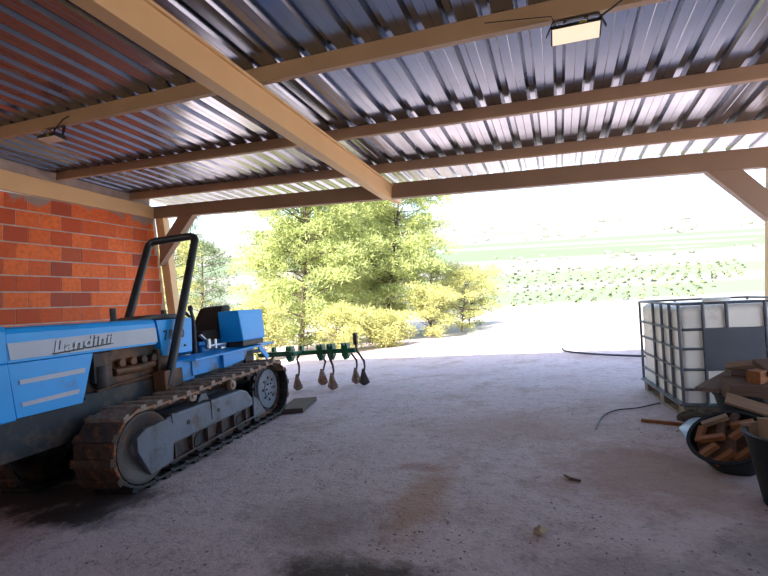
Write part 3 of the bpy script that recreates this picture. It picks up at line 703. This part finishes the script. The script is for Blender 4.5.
# --- roll bar
def arch(y0, y1, f0, t0, f1, t1):
    a, b, c, d = V((f0[0], y0, f0[1])), V((t0[0], y0, t0[1])), V((t1[0], y1, t1[1])), V((f1[0], y1, f1[1]))
    pts = [a]; r = .085
    for p, q, s_ in ((a, b, c), (b, c, d)):
        u = (p-q).normalized(); w = (s_-q).normalized()
        for k in range(7):
            t = k/6; pts.append((q+u*r).lerp(q, t).lerp(q.lerp(q+w*r, t), t))
    pts.append(d); return pts
m = MB(); m.tube(arch(.355, .905, (.715, .66), (1.285, 2.135), (.62, .70), (1.25, 2.13)), .040, 14); rbar = part(m, 'roll_bar', 'black', None, 0, True)
part(MB().box((.66, .33, .62), (.90, .46, .80)), 'roll_bar_bracket', 'engine', rbar, .008); part(MB().box((.56, .80, .62), (.80, .93, .80)), 'roll_bar_bracket', 'engine', rbar, .008)
# --- rear linkage
m = MB(); m.bar((2.25, .55, .45), (2.95, .55, .44), .04, .07); m.bar((2.25, .8, .45), (2.95, .86, .44), .04, .07); m.bar((2.3, .65, .78), (2.9, .65, .76), .04, .05); m.box((2.2, .45, .40), (2.4, .85, .80)); part(m, 'rear_linkage', 'greydark', None, .006)

# ------------------------------------------------------------------ cultivator
cul = empty('cultivator', gframe(-3.72, 6.3, math.radians(0)))
tag(cul, 'green toolbar cultivator with rusty curved tines behind the blue tractor', 'cultivator')
m = MB(); m.box((-1.05, -.04, .54), (.80, .04, .61)); part(m, 'toolbar', 'green', cul, .006)
m = MB(); m.box((-.75, -.06, .61), (-.70, .02, .70)); m.box((-.2, -.06, .61), (-.15, .02, .70)); m.bar((-.75, -.3, .62), (-.2, -.3, .62), .05, .05); m.bar((-.72, -.3, .6), (-.72, 0, .6), .05, .05); m.bar((-.18, -.3, .6), (-.18, 0, .6), .05, .05); part(m, 'hitch_frame', 'green', cul, .005)
for cx in (-.42, .17, .36, .62):
    m = MB(); m.box((cx-.055, -.055, .50), (cx+.055, .065, .66)); m.box((cx-.05, -.06, .66), (cx-.02, .06, .70)); m.box((cx+.02, -.06, .66), (cx+.05, .06, .70))
    m.prism([(cx-.055, .50), (cx+.055, .50), (cx+.02, .44), (cx-.02, .44)], -.05, .05)
    cl = part(m, 'clamp', 'green', cul, .004)
    for s in (-1, 1):
        m = MB(); m.lathe([(0, 0), (.014, 0), (.014, .012), (0, .012)], 6, Matrix.Translation((cx+s*.03, -.055, .56)) @ Matrix.Rotation(PI/2, 4, 'X')); part(m, 'clamp_bolt', 'iron', cl, 0)
def shovel(c, s=1.):
    m = MB(); n = 9; rows = []
    for i in range(n):
        t = i/(n-1); w = .022+.072*(t/.8)**1.25 if t < .8 else .094*math.sqrt(max(.06, 1-((t-.8)/.21)**2))
        z = .26*(1-t)*s; y = -.02-.05*t+.03*t*t
        rows.append([m.bm.verts.new((c[0]+w*s*k, c[1]+(y+.05*abs(k)**2*(.4+t*.6))*s, c[2]+z)) for k in (-1, -.5, 0, .5, 1)])
    for A, B in zip(rows, rows[1:]):
        for k in range(4): m.bm.faces.new((A[k], A[k+1], B[k+1], B[k]))
    bmesh.ops.recalc_face_normals(m.bm, faces=m.bm.faces)
    bmesh.ops.solidify(m.bm, geom=m.bm.faces[:], thickness=.012)
    return m
for (x, y, hx, tip) in ((-.70, -.25, -.70, 'rust'), (-.16, -.25, -.20, 'rusttop'), (.03, .22, .10, 'rusttop'), (.47, -.25, .38, 'rusttop'), (.66, .20, .62, 'rusttop'), (.865, .06, .80, 'iron')):
    m = MB(); up = .60 if x < .8 else .78
    m.tube([(hx, 0, up), (hx, y*.3, .56), (hx+(x-hx)*.3, y*.75+.02, .50), (hx+(x-hx)*.7, y+.10, .38), (x, y+.07, .29), (x, y+.01, .18)], [.018, .02, .02, .018, .016, .014], 8)
    tn = part(m, 'tine', 'iron', cul, 0, True)
    part(shovel((x, y, .012)), 'shovel_blade', 'rusttop' if tip == 'rusttop' else 'rust' if tip == 'rust' else 'iron', tn, 0, True)
m = MB(); m.box((.775, -.03, .66), (.835, .03, .84)); part(m, 'end_handle', 'iron', cul, .006)

# board lying behind the near track
bd = MB().box((-.34, -.16, 0), (.34, .16, .055)).obj('board', 'board', bevel=.004, mtx=gframe(-3.17, 4.95, math.radians(106), .004))
tag(bd, 'thick dark wooden board lying on the ground behind the tractor track', 'board')

# ------------------------------------------------------------------ tank
TYAW = math.radians(5.2)
TKM = gframe(1.0, 4.47, TYAW)
def tank_frame():
    a = V((1, .0, .055)).normalized(); a = Matrix.Rotation(TYAW, 3, 'Z') @ a
    b = V((-math.sin(TYAW), math.cos(TYAW), 0)); return frame((.995, 4.47, .098), a, b, a.cross(b))
tank = empty('liquid_tank', tank_frame())
tag(tank, 'white plastic liquid tank in a grey metal cage on a pallet', 'tank')
TW, TD, T0, T1 = 1.02, 1.22, .125, .99
# pallet
pal = empty('pallet', tank_frame()); pal.parent = tank; pal.matrix_local = Matrix()
for i in range(3):
    for j in range(3):
        m = MB(); x = (.0, .46, .92)[i]; y = (.0, .54, 1.09)[j]; m.box((x, y, .02), (x+.10, y+.13, .095)); part(m, 'pallet_block', 'pallet', pal, .004)
for x in (.0, .46, .92):
    m = MB(); m.box((x, 0, 0), (x+.1, TD, .02)); part(m, 'skid_board', 'pallet', pal, .003)
for k in range(7):
    m = MB(); y = k*(TD-.1)/6; m.box((0, y, .096), (TW, y+.1, .118)); part(m, 'deck_board', 'pallet', pal, .003)
# bottle with bulging walls
def bottle():
    m = MB(); bm = m.bm; i0 = .010; nx, nz = 22, 20
    def rr(u): # rounded rectangle outline
        P = []; r = .045; x0, x1, y0, y1 = i0, TW-i0, i0, TD-i0
        for (cx, cy, a) in ((x1-r, y0+r, -PI/2), (x1-r, y1-r, 0), (x0+r, y1-r, PI/2), (x0+r, y0+r, PI)):
            for k in range(6): P.append((cx+r*math.cos(a+PI/2*k/5), cy+r*math.sin(a+PI/2*k/5)))
        return P
    base_ = rr(0); dense = []
    for a, b in zip(base_, base_[1:]+base_[:1]):
        L = math.hypot(b[0]-a[0], b[1]-a[1]); n = max(1, int(L/.045))
        for k in range(n): dense.append((a[0]+(b[0]-a[0])*k/n, a[1]+(b[1]-a[1])*k/n))
    cx, cy = TW/2, TD/2; rings = []
    zs = [T0+.002]+[T0+.01+(T1-.09-T0)*k/nz for k in range(nz+1)]+[T1-.055, T1-.03, T1-.02]
    for iz, z in enumerate(zs):
        t = (z-T0)/(T1-T0); inset = 0 if iz not in (0,) else .02
        if z > T1-.075: inset = {T1-.055: .006, T1-.03: .03, T1-.02: .10}.get(z, 0)
        ring = []
        for (x, y) in dense:
            dx, dy = x-cx, y-cy; k = 1-inset*2/ TW
            wob = .010*math.sin(z*21)*(.5+.5*math.sin(x*19+y*17))
            ring.append(bm.verts.new((cx+dx*k*(1-abs(wob)), cy+dy*k*(1-abs(wob)), z)))
        rings.append(ring)
    n = len(dense)
    for A, B in zip(rings, rings[1:]):
        for k in range(n): bm.faces.new((A[k], A[(k+1) % n], B[(k+1) % n], B[k]))
    bm.faces.new(rings[0]); 
    c = bm.verts.new((cx, cy, T1-.035))
    for k in range(n): bm.faces.new((rings[-1][k], rings[-1][(k+1) % n], c))
    return m
bt = part(bottle(), 'bottle', 'tank', tank, 0, True)
m = MB(); m.lathe([(0, 0), (.11, 0), (.115, .01), (.115, .05), (.10, .06), (0, .06)], 24, Matrix.Translation((TW/2, TD/2, T1-.04))); part(m, 'filler_cap', 'tank', bt, .003)
bars = [.128, .255, .425, .60, .765, .985]
for z in bars:
    m = MB(); r = .03; c = []
    for (cx, cy, a) in ((TW-r, r, -PI/2), (TW-r, TD-r, 0), (r, TD-r, PI/2), (r, r, PI)):
        for k in range(5): c.append((cx+r*math.cos(a+PI/2*k/4), cy+r*math.sin(a+PI/2*k/4), z))
    m.tube(c+[c[0]], .0115, 8, False); o = part(m, 'cage_rail', 'cage', tank, 0, True)
FX = [.0, .18, .35, .62, .84, 1.02]; SY = [.0, .22, .45, .72, 1.22]
for (pts) in ([(x, -.004) for x in FX] + [(x, TD+.004) for x in FX] + [(-.004, y) for y in SY[1:-1]] + [(TW+.004, y) for y in SY[1:-1]]):
    m = MB(); m.tube([(pts[0], pts[1], .12), (pts[0], pts[1], T1-.004)], .0135, 8); part(m, 'cage_upright', 'cage', tank, 0, True)
m = MB(); m.box((.172, -.020, .425), (.60, -.013, .772)); part(m, 'label_plate', 'plate', tank, .002)
m = MB(); m.bar((-.01, -.01, .123), (-.01, TD, .123), .05, .014); m.bar((-.01, -.01, .123), (TW, -.01, .123), .05, .014); part(m, 'cage_foot', 'cage', tank, .003)

# ------------------------------------------------------------------ tubs
def tub_mesh(r0, r1, h, t=.012):
    m = MB(); m.lathe([(0, 0), (r0, 0), (r0+.01, .01), (r1, h), (r1+.009, h), (r1+.009, h+.012), (r1-t, h+.012), (r1-t, h), (r0-t+.01, .02), (0, .02)], 44); return m
def tub(mtx, r0, r1, h, lab, handles=True):
    root = empty('rubber_tub', mtx); part(tub_mesh(r0, r1, h), 'tub_body', 'rubber', root, 0, True)
    for s in ((-1, 1) if handles else ()):
        m = MB(); m.tube([(s*(r1+.005), -.08, h-.005), (s*(r1+.05), -.06, h+.03), (s*(r1+.06), 0, h+.04), (s*(r1+.05), .06, h+.03), (s*(r1+.005), .08, h-.005)], .012, 8); part(m, 'tub_handle', 'rubber', root, 0, True)
    return tag(root, lab, 'tub', 'black rubber tubs')
tub(gframe(1.385, 3.93, math.radians(60)), .22, .295, .325, 'upright black rubber tub heaped with planks in front of the white tank')
# leaning tub: mouth towards the viewer and the left
ax = V((-.43, -.40, .81)).normalized(); FTc = V((.955, 3.29, .30))      # centre of its mouth
fr = (RV-ax*RV.dot(ax)).normalized()                                   # across the mouth, to the right
FT = frame(FTc-ax*.18, fr, ax.cross(fr), ax)
ftub = tub(FT, .145, .212, .175, 'black rubber tub leaning to the left, full of short orange offcuts', False)
m = MB(); L_ = FT.inverted()
def on_tub(a, z):
    r = .155+(.212-.155)*z/.175+.004; return V((r*math.cos(a), r*math.sin(a), z))
m.tube([on_tub(-1.6+k*.07, .08+.02*math.sin(k*1.6)) for k in range(9)], .003, 5); part(m, 'chalk_scribble', 'chalk', ftub, 0)
tub(gframe(1.13, 2.80, 0, 0), .15, .205, .36, 'tall black rubber tub at the right edge holding two boards', False)

# ------------------------------------------------------------------ wood
def plank(p, q, w, t, mt, lab, group, up=(0, 0, 1), name='wooden_plank', jag=0.):
    p, q = V(p), V(q); d = (q-p); L = d.length; d.normalize(); u = V(up); y = u.cross(d).normalized(); u = d.cross(y)
    m = MB(); m.hexa([(0, -w/2, -t/2), (L, -w/2+jag, -t/2), (L, w/2-jag*.5, -t/2), (0, w/2, -t/2)], [(0+jag, -w/2, t/2), (L-jag, -w/2+jag, t/2), (L, w/2-jag*.5, t/2), (0, w/2, t/2)])
    return tag(m.obj(name, mt, bevel=.003, mtx=frame(p, d, y, u)), lab, 'plank' if 'plank' in name else 'wood offcut', group)
GH = 'planks heaped on the upright tub'
plank((.975, 3.79, .485), (1.285, 4.21, .56), .15, .028, 'wood_grey', 'weathered plank sticking out left over the tub rim', GH, (-.42, -.5, .75))
plank((1.06, 3.70, .515), (1.55, 3.77, .515), .10, .115, 'wood_brown', 'thick brown beam with pale sawn end at the front of the heap', GH, (0, -.3, 1))
plank((1.035, 3.61, .475), (1.42, 3.53, .375), .085, .022, 'wood_tan', 'thin tan board sloping down in front of the thick brown beam', GH, (0, -.7, .75))
plank((1.18, 4.02, .59), (1.62, 3.92, .572), .13, .03, 'wood_grey', 'flat grey plank lying across the middle of the heap', GH, (0, -.35, 1))
plank((1.165, 4.06, .625), (1.62, 3.93, .735), .11, .022, 'wood_tan', 'long pale board on top of the heap', GH, (.1, -.3, 1))
plank((1.215, 3.70, .61), (1.42, 3.95, .615), .08, .085, 'wood_orange', 'short orange block with cut end high on the heap', GH)
plank((1.29, 3.80, .66), (1.66, 3.92, .69), .17, .035, 'wood_brown', 'wide dark board at the right side of the heap', GH, (-.2, -.6, 1))
plank((1.10, 3.86, .545), (1.60, 3.92, .535), .13, .03, 'wood_brown', 'brown plank wedged beneath the flat grey plank', GH, (0, -.3, 1))
plank((1.20, 3.80, .40), (1.58, 3.98, .42), .30, .09, 'wood_brown', 'broad dark board lying in the upright tub under the heap', GH)
GT = 'boards in the tall tub'
plank((1.01, 2.87, .22), (.945, 2.92, .49), .085, .03, 'wood_tan', 'short tan board standing at the left in the tall tub', GT, (-.3, -1, 0))
plank((1.03, 2.76, .18), (.985, 2.765, .555), .12, .03, 'wood_tan', 'wide tan board standing upright in the tall tub', GT, (-.3, -1, 0))
GO = 'orange offcuts in the tipped tub'
def offcut(a, r, z, ang, L, w, t, mt, where):
    c = FT @ V((r*math.cos(a), r*math.sin(a), z)); ex = FT.to_3x3() @ V((math.cos(ang), math.sin(ang), .12)); up = FT.to_3x3() @ V((0, .25, 1))
    plank(c-ex*L/2, c+ex*L/2, w, t, mt, where, GO, up, 'wood_offcut')
W_ = 'wood_orange'; B_ = 'wood_brown'
for (x, y, ang, L, w, mt, lab, z) in [
        (-.11, -.10, .0, .13, .045, W_, 'orange offcut lying at the lower left of the leaning tub', .165),
        (-.14, -.02, .05, .11, .042, W_, 'flat orange offcut at the left rim of the leaning tub', .178),
        (-.07, .035, -.6, .13, .042, W_, 'slanting orange offcut left of centre in the leaning tub', .19),
        (-.095, .115, .7, .12, .04, W_, 'orange offcut leaning at the upper left of the leaning tub', .175),
        (.03, .145, -.35, .15, .045, 'wood_tan', 'long pale offcut along the far rim of the leaning tub', .19),
        (.0, .06, .8, .14, .045, B_, 'dark offcut crossing the middle of the leaning tub', .17),
        (.055, -.02, .05, .11, .042, W_, 'orange offcut right of centre in the leaning tub', .188),
        (-.03, -.06, .9, .13, .04, B_, 'dark offcut low in the middle of the leaning tub', .165),
        (.12, .03, -.6, .12, .045, W_, 'orange offcut slanting at the right of the leaning tub', .185),
        (.10, .10, .4, .12, .04, B_, 'dark offcut at the upper right of the leaning tub', .168),
        (.09, -.09, .5, .13, .045, B_, 'dark offcut at the lower right of the leaning tub', .165),
        (-.01, -.14, .0, .13, .045, W_, 'orange offcut against the near rim of the leaning tub', .162)]:
    offcut(math.atan2(y, x), math.hypot(x, y), z, ang, L, w, .028, mt, lab)
m = MB(); m.lathe([(0, .155), (.12, .15), (.18, .14), (.165, .08), (0, .04)], 30, FT)
tag(m.obj('wood_scrap', 'wood_brown', smooth=True), 'broken brown wood scrap packed in the leaning tub beneath the offcuts', 'wood scrap', kind='stuff')
m = MB(); rnd = random.Random(4)
for k in range(46):
    t = rnd.random(); x = .99+.30*t+rnd.gauss(0, .03); y = 4.36+rnd.gauss(0, .03); sz = rnd.uniform(.02, .045)
    m.blob((x, y, H(x, y)+sz*.5+.05*rnd.random()), (sz*1.6, sz, sz*.7), 1, .5, k)
tag(m.obj('bark_debris', 'bark'), 'dark brown bark debris heaped along the front of the pallet', 'debris', kind='stuff')
m = MB(); m.hexa([(-.03, -.025, 0), (.03, -.03, .004), (.035, .03, .0), (-.025, .02, .01)], [(-.03, -.025, .012), (.03, -.03, .016), (.035, .03, .012), (-.025, .02, .022)])
tag(m.obj('paper_scrap', 'sheet', mtx=gframe(1.18, 4.36, .5, .05)), 'small white scrap on the dark debris by the upright tub', 'scrap')

# ------------------------------------------------------------------ small things
st_ = plank((.655, 4.375, H(.655, 4.375)+.014), (.95, 4.25, H(.95, 4.25)+.014), .035, .026, 'wood_orange', 'thin reddish wooden lath on the ground beside the pale plastic sheet', None, name='wooden_lath'); st_['category'] = 'stick'
m = MB(); pl = [V(p) for p in ((.885, 4.17), (.86, 3.78), (1.10, 4.29), (1.07, 4.40))]
bm = m.bm; rows = []
for i in range(7):
    u = i/6; r = []
    for j in range(5):
        v = j/4; p = pl[0].lerp(pl[1], v).lerp(pl[3].lerp(pl[2], v), u); z = H(p.x, p.y)+.008+.04*u+.03*math.sin(u*PI)*(.6+.4*v)+.012*math.sin(v*PI)
        r.append(bm.verts.new((p.x, p.y, z)))
    rows.append(r)
for A, B in zip(rows, rows[1:]):
    for j in range(4): bm.faces.new((A[j], A[j+1], B[j+1], B[j]))
bmesh.ops.solidify(bm, geom=bm.faces[:], thickness=.006)
tag(m.obj('plastic_sheet', 'sheet', smooth=True), 'curled pale blue plastic sheet lying behind the leaning black tub', 'plastic sheet')
def ground_line(pts, r, lift=.0): return [(x, y, H(x, y)+r+lift) for x, y in pts]
def smooth_path(p, n=6):
    out = []
    for i in range(len(p)-1):
        a, b, c, d = V(p[max(0, i-1)]), V(p[i]), V(p[i+1]), V(p[min(len(p)-1, i+2)])
        for k in range(n):
            t = k/n; out.append(.5*((2*b)+(c-a)*t+(2*a-5*b+4*c-d)*t*t+(3*b-a-3*c+d)*t**3))
    out.append(V(p[-1])); return out
m = MB(); m.tube(smooth_path(ground_line([(.04, 9.95), (.12, 9.3), (.55, 8.7), (1.2, 8.2), (1.9, 7.9), (2.6, 7.8)], .018, .02)), .018, 8)
tag(m.obj('garden_hose', 'hosemat', smooth=True), 'black hose on the yard running behind the white tank', 'hose')
m = MB(); m.tube(smooth_path(ground_line([(.28, 4.1), (.33, 4.38), (.40, 4.62), (.52, 4.78), (.70, 4.86), (.92, 5.05)], .006)), .006, 6)
tag(m.obj('wire', 'cable', smooth=True), 'thin dark wire bent across the ground toward the pallet', 'wire')
m = MB(); m.blob((0, 0, .018), (.034, .024, .024), 2, .35, 4); tag(m.obj('stone', 'stone', smooth=True, mtx=gframe(-.09, 2.31, .4)), 'ochre stone alone on the gravel in the foreground', 'stone')
m = MB(); m.tube([(0, 0, .01), (.06, .01, .012), (.12, -.02, .01)], [.008, .01, .006], 6); tag(m.obj('twig', 'wood_brown', mtx=gframe(.12, 2.98, 2.6)), 'short brown twig on the reddish dirt right of centre', 'twig')
def gravel():
    m = MB(); rnd = random.Random(21); bm = m.bm
    for k in range(2600):
        y = rnd.uniform(1.55, 5.5)**1.0; x = rnd.uniform(-3.2, 1.0) if y > 2 else rnd.uniform(-2.6, .8)
        if x < -2.2 and y > 2.2: continue
        if noise.noise(V((x*1.1, y*1.1, 3))) < -.05+.25*rnd.random(): continue
        s = rnd.uniform(.004, .010)*(1.5 if rnd.random() < .06 else 1); z = H(x, y)+s*.2
        vs = [bm.verts.new((x+s*rnd.uniform(.6, 1.3)*dx, y+s*rnd.uniform(.6, 1.3)*dy, z+s*.6*dz)) for dx, dy, dz in ((1, 0, 0), (0, 1, 0), (-1, 0, 0), (0, -1, 0), (0, 0, 1))]
        for a, b in ((0, 1), (1, 2), (2, 3), (3, 0)): bm.faces.new((vs[a], vs[b], vs[4]))
    return m.obj('loose_gravel', 'gravel')
tag(gravel(), 'loose grey gravel and crumbs strewn over the foreground yard', 'gravel', kind='stuff')

# ------------------------------------------------------------------ light, camera
w = bpy.data.worlds.new('sky'); S.world = w; w.use_nodes = True; nt = w.node_tree
sky = nt.nodes.new('ShaderNodeTexSky'); sky.sky_type = 'NISHITA'; sky.sun_disc = False
sky.sun_elevation = math.radians(43); sky.sun_rotation = math.radians(180+12); sky.dust_density = 1.6; sky.air_density = 1.0; sky.ozone_density = 1.5
hs = N(nt, 'ShaderNodeHueSaturation', Saturation=.9); nt.links.new(sky.outputs[0], hs.inputs['Color']); nt.links.new(hs.outputs[0], nt.nodes['Background'].inputs[0]); nt.nodes['Background'].inputs[1].default_value = .30
sl = bpy.data.lights.new('sun', 'SUN'); sl.energy = 10.; sl.angle = math.radians(.6); sl.color = (1., .95, .86)
so = bpy.data.objects.new('sun', sl); COL.objects.link(so)
d = V((.14, .71, -.68)); so.rotation_euler = d.to_track_quat('-Z', 'Y').to_euler()
cam = bpy.data.cameras.new('camera'); co = bpy.data.objects.new('camera', cam); COL.objects.link(co)
cam.sensor_width = 36; cam.lens = 442/768*36; cam.shift_y = 5/768; cam.clip_end = 5000; cam.clip_start = .05
co.location = (0, 0, 1.18); co.rotation_euler = (PI/2, 0, TH)
S.camera = co
S.view_settings.view_transform = 'Standard'; S.view_settings.look = 'None'; S.view_settings.gamma = 1; S.view_settings.use_curve_mapping = False
S.view_settings.exposure = 1.22
